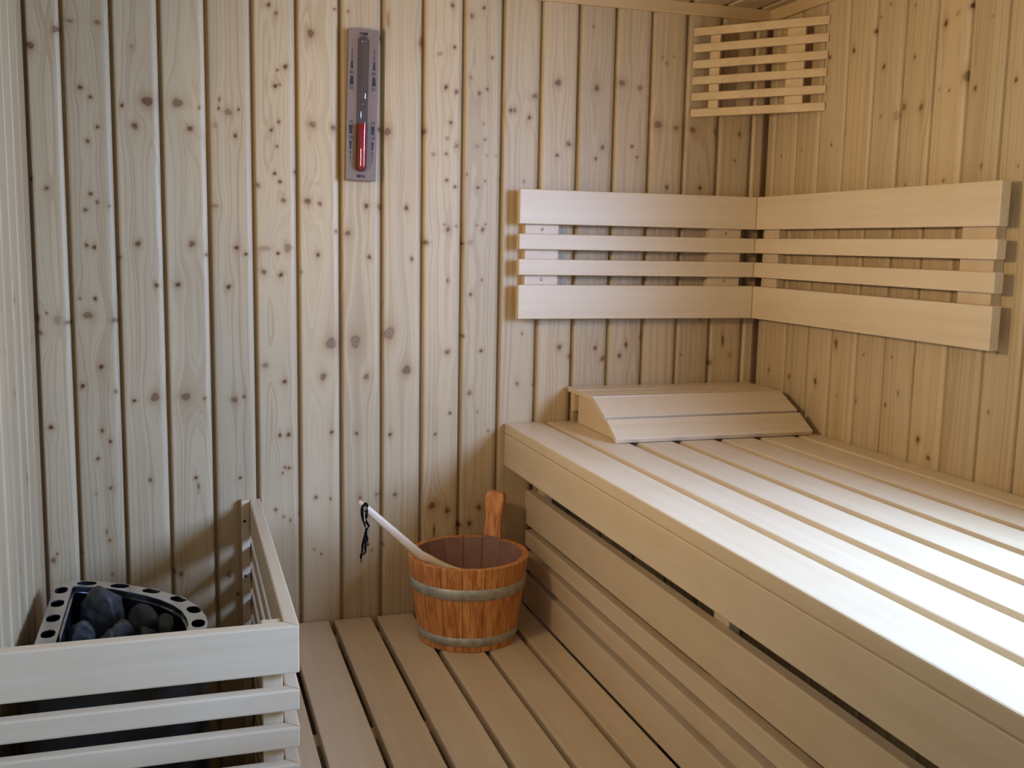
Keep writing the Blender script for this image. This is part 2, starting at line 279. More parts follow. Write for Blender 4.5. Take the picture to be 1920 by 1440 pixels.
KR = [tuple(map(float, s.split())) for s in "-0.4382 1.8511 0.0023 1 1;-0.4183 1.8256 0.0043 1 1;-0.4689 1.8723 0.0017 1 1;-0.3486 1.7971 0.0041 1 1.3;-0.4581 1.7451 0.004 1 1.2;-0.5553 1.7494 0.0027 1 1.3;-0.6416 1.8 0.0052 0.9 1.4;-0.6733 1.8132 0.0061 0.4 1;-0.7064 1.8209 0.004 1 1.3;-0.5463 1.8537 0.0027 0.6 1;-0.7679 1.7892 0.0024 0.5 1;-0.7064 1.6898 0.0066 0.9 1.8;-0.7357 1.6629 0.004 1 1;-0.665 1.6683 0.0021 1 1;-0.6362 1.6736 0.0016 0.6 1;-0.5324 1.6526 0.0061 0.8 1.3;-0.5087 1.6362 0.0095 0.4 1;-0.5857 1.6451 0.0059 0.8 1.2;-0.5199 1.6308 0.0019 1 1;-0.4578 1.6403 0.0011 1 1;-0.3303 1.6156 0.0051 0.8 2;-0.284 1.5956 0.0034 0.8 1;-0.2586 1.7965 0.0046 0.9 1;-0.1648 1.5929 0.0022 1 1;-0.0743 1.5859 0.0017 1 1;-0.8366 1.664 0.0036 1 1;-0.7673 1.5155 0.0027 0.8 2;-0.6669 1.4934 0.0026 1 1;-0.5537 1.4902 0.0019 1 1;-0.8583 1.5096 0.0024 0.7 1;-0.3484 1.1374 0.0062 0.9 1.8;-0.4529 1.1215 0.0018 1 1;-0.548 1.1271 0.0017 1 1;-0.4351 1.0145 0.003 1 1;-0.5379 1.0212 0.0029 1 1.2;-0.5763 1.0525 0.0042 0.5 1.4;-0.6476 0.9653 0.005 0.9 1.5;-0.682 0.9337 0.0055 0.8 1;-0.8354 1.0535 0.0015 1 1;-0.8458 1.1673 0.002 1 1;-0.9037 0.9529 0.0025 1 1;-0.3632 1.0171 0.0022 0.5 1;-0.275 1.0384 0.0051 0.9 1.7;-0.1627 1.0357 0.0044 0.9 1.3;-0.0689 1.0414 0.0041 0.8 1".split(';')]
PITCH = 0.096
def board_mesh(boards, rows, knots, place, seed, cols=34):
    """boards: (u0,u1,row0,row1); rows: positions along the grain; place(u,d,v) -> xyz arrays. One grid per board, with groove edges."""
    rng = np.random.RandomState(seed)
    V, F, A = [], [], []; base = 0
    for bi, (u0, u1, v0, v1) in enumerate(boards):
        w = u1 - u0
        b1, b2 = min(.010, w*.2), min(.016, w*.3)
        us = np.concatenate([[0, .0032, .0037, .0050, .0075], np.linspace(b1, w - b2, cols), [w - .0125, w - .0090, w - .0060, w - .0038, w - .0032, w]])
        ds = np.concatenate([[-.019, -.019, -.0050, -.0018, -.0003], np.zeros(cols), [-.0006, -.0018, -.0034, -.0056, -.019, -.019]])
        vs = rows[(rows > v0 + 1e-6) & (rows < v1 - 1e-6)]; vs = np.concatenate([[v0], vs, [v1]])
        nu, nv = len(us), len(vs)
        UU, VV = np.meshgrid(us + u0, vs); DD = np.broadcast_to(ds, UU.shape)
        uc = (u0 + u1)/2 + rng.uniform(-.07, .07); vc = rng.uniform(vs[0] - .3, vs[-1] + .3); sl = rng.choice([.003, .006, .012, .022, .034])
        du0 = UU - uc; dv0 = (VV - vc)*sl
        phi = np.sqrt(du0**2 + dv0**2 + 1e-6)*np.where(du0 < 0, 1.0, 1.12) + .004*np.sin(VV*rng.uniform(3, 6) + rng.uniform(0, 6))
        kn = np.zeros_like(UU); ha = np.zeros_like(UU)
        for (ku, kv, kr, ks, ka) in knots:
            if not (u0 - .001 <= ku <= u1 + .001): continue
            du = UU - ku; dv = VV - kv
            if kr > .003:
                rr = kr*1.5
                phi = phi - du*.95*np.exp(-(du/(2.0*rr))**2 - (dv/(5.0*rr*max(ka, .7)))**2)*np.sign(uc - ku)*-1
            an = np.arctan2(dv, du); ph = rng.uniform(0, 6.28, 2)
            kr2 = max(kr, .0024)
            e = np.sqrt(du**2 + (dv/ka)**2)/(kr2*(1 + .10*np.sin(2*an + ph[0]) + .08*np.sin(3*an + ph[1])))
            c = np.clip((1.2 - e)/.62, 0, 1); c = c*c*(3 - 2*c)
            if kr > .0055: c = c*(.80 + .20*np.cos(np.clip(e, 0, 1)*9.0))
            kn = np.maximum(kn, ks*.96*c*min(1, .66 + kr/.010))
            ha = np.maximum(ha, ks*.62*np.exp(-(e/1.75)**2) + ks*.16*np.exp(-(du/(kr2*1.5))**2 - (dv/(kr2*6))**2))
        X = np.stack(place(UU, DD, VV), -1).reshape(-1, 3)
        V.append(X)
        A.append(np.stack([np.clip(kn, 0, 1), np.clip(ha, 0, .9), phi, np.full_like(phi, (bi*.618 + seed*.137) % 1.0)], -1).reshape(-1, 4))
        i, j = np.meshgrid(np.arange(nv - 1), np.arange(nu - 1), indexing='ij')
        a = base + (i*nu + j).ravel()
        F.append(np.stack([a, a + 1, a + nu + 1, a + nu], -1)); base += nu*nv
    V = np.concatenate(V); F = np.concatenate(F); A = np.concatenate(A)
    return V, F, A
def add_wall(name, sets, mat, flip):
    off = 0; Vs, Fs, As = [], [], []
    for V, F, A in sets:
        Vs.append(V); Fs.append(F + off); As.append(A); off += len(V)
    V = np.concatenate(Vs); F = np.concatenate(Fs); A = np.concatenate(As)
    if flip: F = F[:, ::-1]
    me = bpy.data.meshes.new(name)
    me.vertices.add(len(V)); me.vertices.foreach_set('co', V.astype(np.float32).ravel())
    me.loops.add(F.size); me.loops.foreach_set('vertex_index', F.astype(np.int32).ravel())
    me.polygons.add(len(F)); me.polygons.foreach_set('loop_start', np.arange(0, F.size, 4, dtype=np.int32))
    me.polygons.foreach_set('use_smooth', np.ones(len(F), dtype=bool))
    at = me.attributes.new('wood', 'FLOAT_COLOR', 'POINT'); at.data.foreach_set('color', A.astype(np.float32).ravel())
    me.update(calc_edges=True); me.validate()
    o = link(name, me, mat); o['kind'] = 'structure'
    return o
def backing(rects, place, d=-.021):
    V = np.array([p for (u0, u1, v0, v1) in rects for p in zip(*[np.asarray(c, float) for c in place(np.array([u0, u1, u1, u0]), np.full(4, d), np.array([v0, v0, v1, v1]))])], float)
    n = len(rects)
    return V, np.arange(4*n).reshape(n, 4), np.tile([0, 0, 0, .5], (4*n, 1))
def boards(start, end, g0, z0, z1):
    """board intervals between start and end with grooves at g0 + k*pitch"""
    k0 = math.ceil((start - g0)/PITCH - 1e-6); cuts = [start] + [g0 + k*PITCH for k in range(k0, 400) if start + .012 < g0 + k*PITCH < end - .012] + [end]
    return [(a, b, z0, z1) for a, b in zip(cuts, cuts[1:])]
XL, YF, ZC = -1.746, -2.75, 0.845 + Z0
WY0, WY1, WZ0, WZ1 = -1.12, -2.20, 1.14, 1.81
fine_rows = np.concatenate([np.arange(0, .42, .02), np.arange(.42, ZC + .01, .003)])
coarse = np.arange(-.1, 3.2, .03)
# back wall (y = 0), right wall (x = 0, u runs along -y), left wall (u runs along +y)
add_wall('wall_back', [board_mesh(boards(XL, 0.0, -1.6745, 0, ZC), fine_rows, KB, lambda u, d, v: (u, -d, v), 3), backing([(XL - .1, .1, -.05, ZC + .1)], lambda u, d, v: (u, -d, v))], SPRUCE, False)
rb = lambda u, d, v: (-d, -u, v)
add_wall('wall_right', [
    board_mesh(boards(0, -WY0, .0395, 0, ZC), fine_rows, [(-k[0],) + k[1:] for k in KR], rb, 11),
    board_mesh(boards(-WY0, -WY1, .0395, 0, WZ0), coarse, [], rb, 12, 6),
    board_mesh(boards(-WY0, -WY1, .0395, WZ1, ZC), coarse, [], rb, 13, 6),
    board_mesh(boards(-WY1, -YF, .0395, 0, ZC), coarse, [], rb, 14, 6), backing([(-.1, -WY0, -.05, ZC + .1), (-WY0, -WY1, -.05, WZ0), (-WY0, -WY1, WZ1, ZC + .1), (-WY1, -YF + .1, -.05, ZC + .1)], rb)], SPRUCE, False)
rk = random.Random(5)
KL = [(-rk.uniform(.05, .85), rk.uniform(.6, 1.9), rk.uniform(.002, .006), rk.uniform(.5, 1), rk.choice([1, 1.3, 2.5])) for _ in range(34)]
lw = lambda u, d, v: (XL + d, u, v)
add_wall('wall_left', [board_mesh(boards(-1.2, 0, -1.153, 0, ZC), fine_rows, KL, lw, 21, 24), board_mesh(boards(YF, -1.2, -1.153, 0, ZC), coarse, [], lw, 22, 6), backing([(YF - .1, .1, -.05, ZC + .1)], lw)], SPRUCE, False)
fw = lambda u, d, v: (u, YF + d, v)
DX0, DX1, DZ1 = -1.15, -0.45, 1.85
add_wall('wall_front', [board_mesh(boards(XL, DX0, -1.6745, 0, ZC), coarse, [], fw, 31, 6), board_mesh(boards(DX0, DX1, -1.6745, DZ1, ZC), coarse, [], fw, 32, 6), board_mesh(boards(DX1, 0, -1.6745, 0, ZC), coarse, [], fw, 33, 6), backing([(XL - .1, DX0, -.05, ZC + .1), (DX0, DX1, DZ1, ZC + .1), (DX1, .1, -.05, ZC + .1)], fw)], SPRUCE, True)
add_wall('ceiling', [board_mesh(boards(XL, 0, -1.672, YF, 0), np.arange(-3, .05, .012), [(rk.uniform(-1.7, 0), rk.uniform(-2.5, 0), rk.uniform(.003, .008), .9, 1) for _ in range(70)], lambda u, d, v: (u, v, ZC - d), 41, 16), backing([(XL - .1, .1, YF - .1, .1)], lambda u, d, v: (u, v, ZC - d))], SPRUCE_Y, True)
tag(box('floor', XL - .05, .05, YF - .05, .05, -.06, 0, FLOORM, None, 0), kind='structure')
# ceiling cornice strips
tag(prism('trim_1', [(0, ZC), (0, ZC - .028), (-.009, ZC - .028), (-.012, ZC - .024), (-.012, ZC)], 'x', XL, 0, TRIM['X'], None, 0), kind='structure')
tag(prism('trim_2', [(0, ZC), (0, ZC - .028), (-.009, ZC - .028), (-.012, ZC - .024), (-.012, ZC)], 'y', YF, -.012, TRIM['Y'], None, 0), kind='structure')
# the window beyond the right edge of the photograph and the glazed door behind the camera
wf = bpy.data.objects.new('window_1', None); COL.objects.link(wf); wf.location = (0, (WY0 + WY1)/2, (WZ0 + WZ1)/2); wf['kind'] = 'structure'
for a in ((WY1 - .0, WY1 + .035, WZ0, WZ1), (WY0 - .035, WY0, WZ0, WZ1), (WY1 + .035, WY0 - .035, WZ0, WZ0 + .035), (WY1 + .035, WY0 - .035, WZ1 - .035, WZ1)):
    box('window_frame', -.012, .07, a[0], a[1], a[2], a[3], WZ, wf, .002)
box('window_pane', .03, .034, WY1 + .03, WY0 - .03, WZ0 + .03, WZ1 - .03, GLASS, wf, 0)
df = bpy.data.objects.new('door_1', None); COL.objects.link(df); df.location = (DX0, YF, 0); df['kind'] = 'structure'
for a in ((DX0, DX0 + .04, 0, DZ1), (DX1 - .04, DX1, 0, DZ1), (DX0 + .04, DX1 - .04, DZ1 - .04, DZ1)):
    box('door_frame', a[0], a[1], YF - .06, YF + .012, a[2], a[3], WZ, df, .002)
box('door_pane', DX0 + .04, DX1 - .04, YF - .03, YF - .022, .01, DZ1 - .04, GLASS, df, 0)

# ---------------------------------------------------------------- upper bench
BZ = Z0 - .190; DZ = Z0 - .655; YB = -2.2
t = thing('upper_bench', 'wide pale slatted upper sauna bench along the right wall', 'bench', (-.35, -1.1, 0))
edges = [(-.697, -.603), (-.586, -.500), (-.480, -.393), (-.373, -.287), (-.267, -.184), (-.164, -.078), (-.062, -.004)]
for i, (a, b) in enumerate(edges):
    box('slat', a, b, YB, -.003, BZ - .0255, BZ, WY, t, .0035)
box('fascia', -.697, -.672, YB, -.003, BZ - .1065, BZ - .0262, WY, t, .003)
for y in (-.05, -.985, -1.6, -2.15):
    box('cross_bar', -.668, -.012, y - .045, y, BZ - .0700, BZ - .0257, WX, t, .002)
# bench front screen
t = thing('bench_screen', 'pale horizontal slat screen closing the front of the upper bench behind the bucket', 'screen', (-.63, -1.1, DZ))
for (a, b) in ((-.654, -.578), (-.5605, -.5205), (-.5035, -.464), (-.4465, -.362)):
    box('slat', -.640, -.618, YB, -.003, Z0 + a, Z0 + b, WY, t, .003)
for y in (-.03, -.925, -1.6, -2.1):
    box('batten', -.617, -.595, y - .05, y, DZ, Z0 - .266, WZ, t, .002)
# ---------------------------------------------------------------- lower bench
t = thing('lower_bench', 'tan slatted lower bench carrying the wooden bucket', 'bench', (-.95, -1.0, 0))
for (a, b) in ((-1.2835, -1.2375), (-1.2255, -1.1305), (-1.1178, -1.0285), (-1.0145, -.9265), (-.9140, -.8225), (-.8110, -.7205), (-.7080, -.6425)):
    box('slat', a, b, -1.95, -.003, DZ - .026, DZ, WY, t, .0035)
for y in (-.035, -.525, -1.2, -1.9):
    box('cross_bar', -1.28, -.644, y - .045, y, DZ - .07, DZ - .0262, WX, t, .002)
for x in (-1.26, -.68):
    for y in (-.08, -1.86):
        box('leg', x - .02, x + .02, y - .045, y, 0, DZ - .0705, WZ, t, .002)

# ---------------------------------------------------------------- backrests in the corner
FR, TH = -.0458, .0215
LV = [(.3776, .2957), (.2728, .2357), (.2126, .1746), (.1514, .0692)]
t = thing('backrest', 'slatted backrest on the back wall left of the corner, above the headrest', 'backrest', (-.38, 0, Z0 + .22), 'mitred corner backrests')
XE, YE = -.6816, -.8726
for i, (a, b) in enumerate(LV):
    prism('wide_slat' if i in (0, 3) else 'narrow_slat', [(XE, FR), (FR - .0008, FR), (FR + TH - .0008, FR + TH), (XE, FR + TH)], 'z', Z0 + b, Z0 + a, WX, t, .0022)
for (a, b) in ((-.660, -.574), (-.165, -.075)):
    o = box('batten', a, b, FR + TH + .0003, -.0005, Z0 + .085, Z0 + .362, WZ, t, .0015)
    for z in (.284, .164):
        c = (a + .043 if a < -.5 else a + .045, FR + TH + .0003, Z0 + z)
        bm = lathe_bm([(.0001, .0012), (.0028, .0010), (.0040, 0), (.0040, -.001)], (0, 0, 0), 16)
        bmesh.ops.rotate(bm, verts=bm.verts[:], cent=(0, 0, 0), matrix=Matrix.Rotation(math.pi/2, 3, 'X'))
        bmesh.ops.translate(bm, verts=bm.verts[:], vec=c); bm_obj('screw', bm, SCREWM, o, True)
t = thing('backrest', 'slatted backrest on the right wall, ending near the right edge above the bench', 'backrest', (0, -.45, Z0 + .22), 'mitred corner backrests')
for i, (a, b) in enumerate(LV):
    prism('wide_slat' if i in (0, 3) else 'narrow_slat', [(FR, FR - .0002), (FR, YE), (FR + TH, YE), (FR + TH, FR + TH - .0002)], 'z', Z0 + b, Z0 + a, WY, t, .0022)
for (a, b) in ((-.120, -.050), (-.8440, -.757)):
    box('batten', FR + TH + .0003, -.0005, a, b, Z0 + .085, Z0 + .362, WZ, t, .0015)

# ---------------------------------------------------------------- corner shade under the ceiling
t = thing('corner_shade', 'six slat wooden shade fitted across the room corner under the ceiling', 'lamp shade', (-.1, -.1, Z0 + .57))
ca, cb = Vector((-.222, -.002)), Vector((-.002, -.254)); dn = (cb - ca).normalized(); nn = Vector((-dn.y, dn.x))
if nn.x < 0: nn = -nn
def along(s, d): return tuple(ca + dn*s + nn*d)
L = (cb - ca).length
for k in range(6):
    z = Z0 + .7775 - .0392*k
    q = .013
    # end cuts follow the two walls
    poly = [tuple(ca), tuple(cb), (-.002, -.254 + q/abs(nn.y)), (-.222 + q/abs(nn.x), -.002)]
    prism('slat', poly, 'z', z - .0100, z + .0100, TRIM['X'], t, .0022)
for (s0, s1) in ((.040, .066), (.232, .276)):
    prism('post', [along(s0, .0135), along(s1, .0135), along(s1, .030), along(s0, .030)], 'z', Z0 + .576, Z0 + .790, TRIM['X'], t, .0015)

# ---------------------------------------------------------------- headrest on the bench
t = thing('headrest', 'sloping slatted wooden headrest lying on the upper bench against the back wall', 'headrest', (-.28, -.15, BZ))
def slope_slat(name, p, q, th, x0, x1):
    p, q = Vector(p), Vector(q); d = (q - p).normalized(); n = Vector((d.y, -d.x))
    if n.y > 0: n = -n
    prism(name, [tuple(p), tuple(q), tuple(q + n*th), tuple(p + n*th)], 'x', x0, x1, WX, t, .0022)
hx0, hx1 = -.537, -.030
slope_slat('slat', (-.3225, Z0 - .1785), (-.263, Z0 - .143), .0125, hx0, hx1)
slope_slat('slat', (-.254, Z0 - .139), (-.180, Z0 - .1045), .0125, hx0, hx1)
slope_slat('slat', (-.1775, Z0 - .1035), (-.085, Z0 - .1015), .0125, hx0, hx1)
slope_slat('slat', (-.0815, Z0 - .1015), (-.012, Z0 - .1015), .0125, hx0, hx1)
for x in (-.520, -.066):
    prism('side_board', [(-.312, BZ + .0008), (-.046, BZ + .0008), (-.046, Z0 - .1150), (-.174, Z0 - .1172), (-.254, Z0 - .1560)], 'x', x, x + .018, WY, t, .001)
box('rear_rail', -.527, -.045, -.0305, -.0130, BZ + .028, Z0 - .1150, WX, t, .002)

# ---------------------------------------------------------------- sand timer
t = thing('sand_timer', 'sauna sand timer with red sand on the back wall between two board grooves', 'sand timer', (-1.0525, 0, Z0 + .549))
TC = Vector((-1.0525, 0, Z0 + .549)); RT = Matrix.Rotation(math.radians(1.3), 4, 'Y')
def tilt(o):
    o.data.transform(RT); return o
def tpart(name, bm, mat, parent, smooth=False):
    me = bpy.data.meshes.new(name); bmesh.ops.recalc_face_normals(bm, faces=bm.faces[:]); bm.to_mesh(me); bm.free()
    if smooth:
        for p in me.polygons: p.use_smooth = True
    me.transform(RT); me.materials.append(mat)
    o = bpy.data.objects.new(name, me); COL.objects.link(o); o.parent = parent
    return o
PF = -.026                                   # front face of the plate
bm = box_bm(-.0345, .0345, PF, -.0105, -.1655, .1655, .0012)
plate = tpart('plate', bm, PLATE, t)
tpart('wall_block', box_bm(-.016, .016, -.0104, -.0006, -.10, .10, .001), RUBBER, t)
def tube_profile(r, top, bot, neck, n=40, wall=0.0):
    pr = []
    for i in range(7): a = i/6*math.pi/2; pr.append((max(r*math.sin(a), .0002), bot + r - r*math.cos(a)))
    for v, q in ((-.030, 1), (-.014, 1), (-.010, .93), (-.006, .70), (-.003, .42), (0, .26), (.003, .42), (.006, .70), (.010, .93), (.014, 1), (.03, 1)):
        pr.append((r*q, v))
    for i in range(7): a = math.pi/2 - i/6*math.pi/2; pr.append((max(r*math.sin(a), .0002), top - r + r*math.cos(a)))
    return pr
rc = [(.0128*math.cos(a), (.1380 if math.sin(a) >= 0 else -.1345) + .0128*math.sin(a)) for a in [2*math.pi*i/40 for i in range(40)]]
tpart('tube_recess', prism_bm(rc, 'y', PF - .0008, PF + .002, 0), RECESS, plate)
bm = lathe_bm(tube_profile(.0112, .1485, -.1450, .02), (0, PF - .0118, 0), 32)
tube = tpart('glass_tube', bm, GLASS, t, True)
pr = [(max(.0100*math.sin(i/6*math.pi/2), .0002), -.1438 + .010 - .010*math.cos(i/6*math.pi/2)) for i in range(7)] + [(.0100, -.0420), (.0055, -.0405), (.0002, -.0395)]
tpart('red_sand', lathe_bm(pr, (0, PF - .0118, 0), 32), SAND, tube, True)
def wedge(u, va, vb, wa, wb):
    bm = bmesh.new()
    vs = [bm.verts.new((u + x, PF - e, v)) for e in (.0002, .0006) for (x, v) in ((-wa, va), (wa, va), (wb, vb), (-wb, vb))]
    for f in ((0, 1, 2, 3), (7, 6, 5, 4), (0, 4, 5, 1), (1, 5, 6, 2), (2, 6, 7, 3), (3, 7, 4, 0)): bm.faces.new([vs[i] for i in f])
    return bm
def text_mesh(s, u, v, size, up):
    cu = bpy.data.curves.new('printed_text', 'FONT'); cu.body = s; cu.size = size; cu.align_x = 'CENTER'; cu.align_y = 'CENTER'; cu.extrude = .0002; cu.offset = size*.018
    o = bpy.data.objects.new('printed_text', cu); COL.objects.link(o)
    dg = bpy.context.evaluated_depsgraph_get(); me = bpy.data.meshes.new_from_object(o.evaluated_get(dg))
    bpy.data.objects.remove(o)
    m = Matrix.Translation((u, PF - .0004, v)) @ Matrix.Rotation(math.pi/2, 4, 'X')
    if not up: m = m @ Matrix.Rotation(math.pi, 4, 'Z')
    me.transform(m); me.transform(RT); me.materials.clear(); me.materials.append(INK)
    o = bpy.data.objects.new('printed_number' if s != 'MIN' else 'printed_text', me); COL.objects.link(o); o.parent = plate
for sgn in (1, -1):
    for col in (-.0250, .0250):
        for va, vb, wa, wb in ((-.0440, -.0634, .0042, .0030), (-.0785, -.0977, .0027, .0014), (-.1114, -.1265, .0007, .0003)):
            tpart('scale_mark', wedge(col, sgn*va, sgn*vb, wa, wb), INK, plate)
        for s, v in (('15', -.0375), ('10', -.0710), ('5', -.1050)):
            text_mesh(s, col, sgn*v, .0098, sgn > 0)
    text_mesh('MIN', 0, -.1560*sgn, .0105, sgn > 0)

# ---------------------------------------------------------------- heater guard
GY, GX, GT = -.831, -1.287, Z0 - .346
t = thing('heater_guard', 'pale slatted wooden guard rail boxed around the heater in the left corner', 'guard rail', (-1.5, -.45, 0))
levels = [(-.346, -.4235, .024)] + [(-.4505 - .0620*i, -.4505 - .0620*i - .0345, .022) for i in range(8)] + [(-.956, -1.03, .024)]
for (a, b, th) in levels:
    prism('front_rail', [(XL + .002, GY), (GX, GY), (GX - th, GY + th), (XL + .002, GY + th)], 'z', Z0 + b, Z0 + a, WX, t, .003)
    prism('side_rail', [(GX, GY), (GX, -.003), (GX - th, -.003), (GX - th, GY + th)], 'z', Z0 + b, Z0 + a, WY, t, .003)
box('corner_post', GX - .056, GX - .0245, GY + .0245, GY + .050, 0, GT - .004, WZ, t, .002)
box('wall_batten', XL + .001, XL + .019, GY + .0245, GY + .060, .02, GT - .004, WZ, t, .002)
wb = box('wall_batten', GX - .043, GX - .0245, -.022, -.0005, 0.02, GT + .001, WZ, t, .002)
for z in (Z0 - .393, Z0 - .523):
    bm = lathe_bm([(.0001, .0010), (.0026, .0008), (.0035, 0), (.0035, -.001)], (0, 0, 0), 14)
    bmesh.ops.rotate(bm, verts=bm.verts[:], cent=(0, 0, 0), matrix=Matrix.Rotation(math.pi/2, 3, 'X'))
    bmesh.ops.translate(bm, verts=bm.verts[:], vec=(GX - .036, -.0221, z)); bm_obj('screw', bm, RUBBER, wb, True)

# ---------------------------------------------------------------- heater
HZ = Z0 - .460
t = thing('sauna_heater', 'stainless steel sauna heater holding dark stones, with a slotted rim', 'heater', (-1.56, -.47, 0))
half = [(-1.708, -.215), (-1.705, -.192), (-1.695, -.174), (-1.676, -.164), (-1.650, -.168), (-1.610, -.186), (-1.572, -.211), (-1.536, -.242), (-1.504, -.272), (-1.474, -.307), (-1.449, -.347), (-1.430, -.392), (-1.420, -.440), (-1.417, -.478)]
YC = -.478
FS = .78                     # the room-side end is a little shorter than the wall-side end
mirror = lambda y: YC - (y - YC)*FS
outer = half + [(x, mirror(y)) for (x, y) in half[::-1][1:]]
outer = [Vector(p) for p in outer]
def inset(poly, d):
    n = len(poly); out = []
    cen = sum(poly, Vector((0, 0)))/n
    for i in range(n):
        a, b = poly[i-1], poly[(i+1) % n]; tg = (b - a).normalized(); nm = Vector((-tg.y, tg.x))
        if nm.dot(cen - poly[i]) < 0: nm = -nm
        out.append(poly[i] + nm*d)
    return out
inner = inset(outer, .0345)
def slots():
    """rounded slots along the middle line of the rim"""
    mid = inset(outer, .0170); out = []
    spots = [((-1.693, -.218), (0, 1)), ((-1.692, -.298), (0, 1)), ((-1.691, -.380), (0, 1)), ((-1.691, -.461), (0, 1)), ((-1.691, -.542), (0, 1)), ((-1.691, -.623), (0, 1)),
             ((-1.648, -.186), (.92, -.38)), ((-1.583, -.220), (.83, -.56)), ((-1.521, -.268), (.75, -.66)), ((-1.469, -.331), (.55, -.84)), ((-1.441, -.400), (.28, -.96)), ((-1.434, -.476), (0, 1))]
    spots += [((x, mirror(y)), (dx, -dy*FS)) for ((x, y), (dx, dy)) in spots[6:11]]
    for (c, d) in spots:
        c = Vector(c); d = Vector(d).normalized(); s = Vector((-d.y, d.x)); pts = []
        for i in range(20):
            a = 2*math.pi*i/20; ca_, sa = math.cos(a), math.sin(a)
            pts.append(c + d*(.0205*math.copysign(abs(ca_)**.8, ca_)) + s*(.0122*math.copysign(abs(sa)**.9, sa)))
        out.append(pts)
    return out
cu = bpy.data.curves.new('rim', 'CURVE'); cu.dimensions = '2D'; cu.fill_mode = 'BOTH'; cu.extrude = .0011
for pl in [outer, inner] + slots():
    sp = cu.splines.new('POLY'); sp.points.add(len(pl) - 1); sp.use_cyclic_u = True
    for q, p in zip(sp.points, pl): q.co = (p.x, p.y, 0, 1)
o = bpy.data.objects.new('rim', cu); COL.objects.link(o)
me = bpy.data.meshes.new_from_object(o.evaluated_get(bpy.context.evaluated_depsgraph_get())); bpy.data.objects.remove(o)
me.transform(Matrix.Translation((0, 0, HZ))); me.materials.clear(); me.materials.append(STEEL)
link('rim', me, None, t)
def wall_strip(poly, z0, z1, closed=True, bottom=False, th=.0015):
    bm = bmesh.new(); lo = [bm.verts.new((p[0], p[1], z0)) for p in poly]; hi = [bm.verts.new((p[0], p[1], z1)) for p in poly]; n = len(poly)
    for i in range(n): bm.faces.new((lo[i], lo[(i+1) % n], hi[(i+1) % n], hi[i]))
    if bottom: bm.faces.new(lo)
    return bm
bm_obj('casing', wall_strip(inset(outer, .0012), .28, HZ - .0012, bottom=True), CASING, t)
bm_obj('stone_basket', wall_strip(inner, HZ - .105, HZ - .0012, bottom=True), DARKSTEEL, t)
bm = bmesh.new()
lip = inset(outer, .0345); lo2 = inset(outer, .0375)
vs = [[bm.verts.new((p.x, p.y, z)) for p in q] for q, z in ((lip, HZ + .0012), (lip, HZ - .012), (lo2, HZ - .012))]
for a, b in zip(vs, vs[1:]):
    for i in range(len(a)): bm.faces.new((a[i], a[(i+1) % len(a)], b[(i+1) % len(a)], b[i]))
bm_obj('inner_lip', bm, STEEL, t)
for (x, y) in ((-1.66, -.30), (-1.66, -.62), (-1.48, -.48)):
    bm_obj('foot', lathe_bm([(.014, 0), (.014, .2795)], (x, y, 0), 14, True, True), CASING, t)
bm = bmesh.new(); bmesh.ops.create_icosphere(bm, subdivisions=2, radius=.0032, matrix=Matrix.Translation((-1.502, -.320, HZ - .006)))
bm_obj('rivet', bm, SCREWM, t, True)

# ---------------------------------------------------------------- stones
def stone(name, label, c, rx, ry, rz, rot, seed, mat):
    rn = random.Random(seed); bm = bmesh.new()
    bmesh.ops.create_icosphere(bm, subdivisions=4, radius=1.0)
    planes = []
    for _ in range(11):
        v = Vector((rn.gauss(0, 1), rn.gauss(0, 1), rn.gauss(0, 1))).normalized(); planes.append((v, rn.uniform(.58, .90)))
    ph = [rn.uniform(0, 6.28) for _ in range(6)]
    for v in bm.verts:
        p = v.co.copy()
        for (n, d) in planes:
            s = p.dot(n)
            if s > d: p -= n*(s - d)*.97
        p *= 1 + .035*math.sin(5*p.x + ph[0])*math.sin(4*p.y + ph[1]) + .02*math.sin(11*p.z + ph[2] + 6*p.x)
        v.co = Vector((p.x*rx, p.y*ry, p.z*rz))
    bmesh.ops.rotate(bm, verts=bm.verts[:], cent=(0, 0, 0), matrix=Matrix.Rotation(rot, 3, 'Z'))
    zmin = min(v.co.z for v in bm.verts)
    bmesh.ops.translate(bm, verts=bm.verts[:], vec=(c[0], c[1], HZ - .1045 - zmin))
    o = bm_obj(name, bm, mat, None, True)
    # origin to the stone's own base
    off = Vector((c[0], c[1], HZ - .1045)); o.data.transform(Matrix.Translation(-off)); o.location = off
    return tag(o, label, 'stone', 'sauna stones in the heater')
stone('heater_stone', 'largest bluish stone in the back left corner of the heater', (-1.612, -.262), .046, .040, .062, -.5, 1, STONE_B)
stone('heater_stone', 'long dark stone lying along the back rim of the heater', (-1.534, -.334), .043, .024, .058, -.75, 2, STONE)
stone('heater_stone', 'small rounded blue grey stone beside the left rim of the heater', (-1.644, -.358), .026, .028, .046, .2, 3, STONE_B)
stone('heater_stone', 'flat greenish stone in the middle of the heater, behind the front rail', (-1.580, -.372), .034, .023, .050, .25, 4, STONE_G)
stone('heater_stone', 'dark stone under the right end of the heater rim', (-1.490, -.402), .019, .028, .056, .2, 5, STONE)
stone('heater_stone', 'grey stone peeking over the front rail, second from the left', (-1.598, -.428), .036, .028, .047, .1, 6, STONE_G)
stone('heater_stone', 'rightmost low stone peeking over the front rail of the guard', (-1.492, -.470), .024, .034, .046, .3, 7, STONE_G)
stone('heater_stone', 'dark stone in the middle of the heater, right of the flat greenish one', (-1.524, -.405), .023, .036, .048, -.2, 8, STONE)
stone('heater_stone', 'small stone half hidden by the front rail at the left rim', (-1.647, -.445), .022, .026, .040, .0, 9, STONE_B)

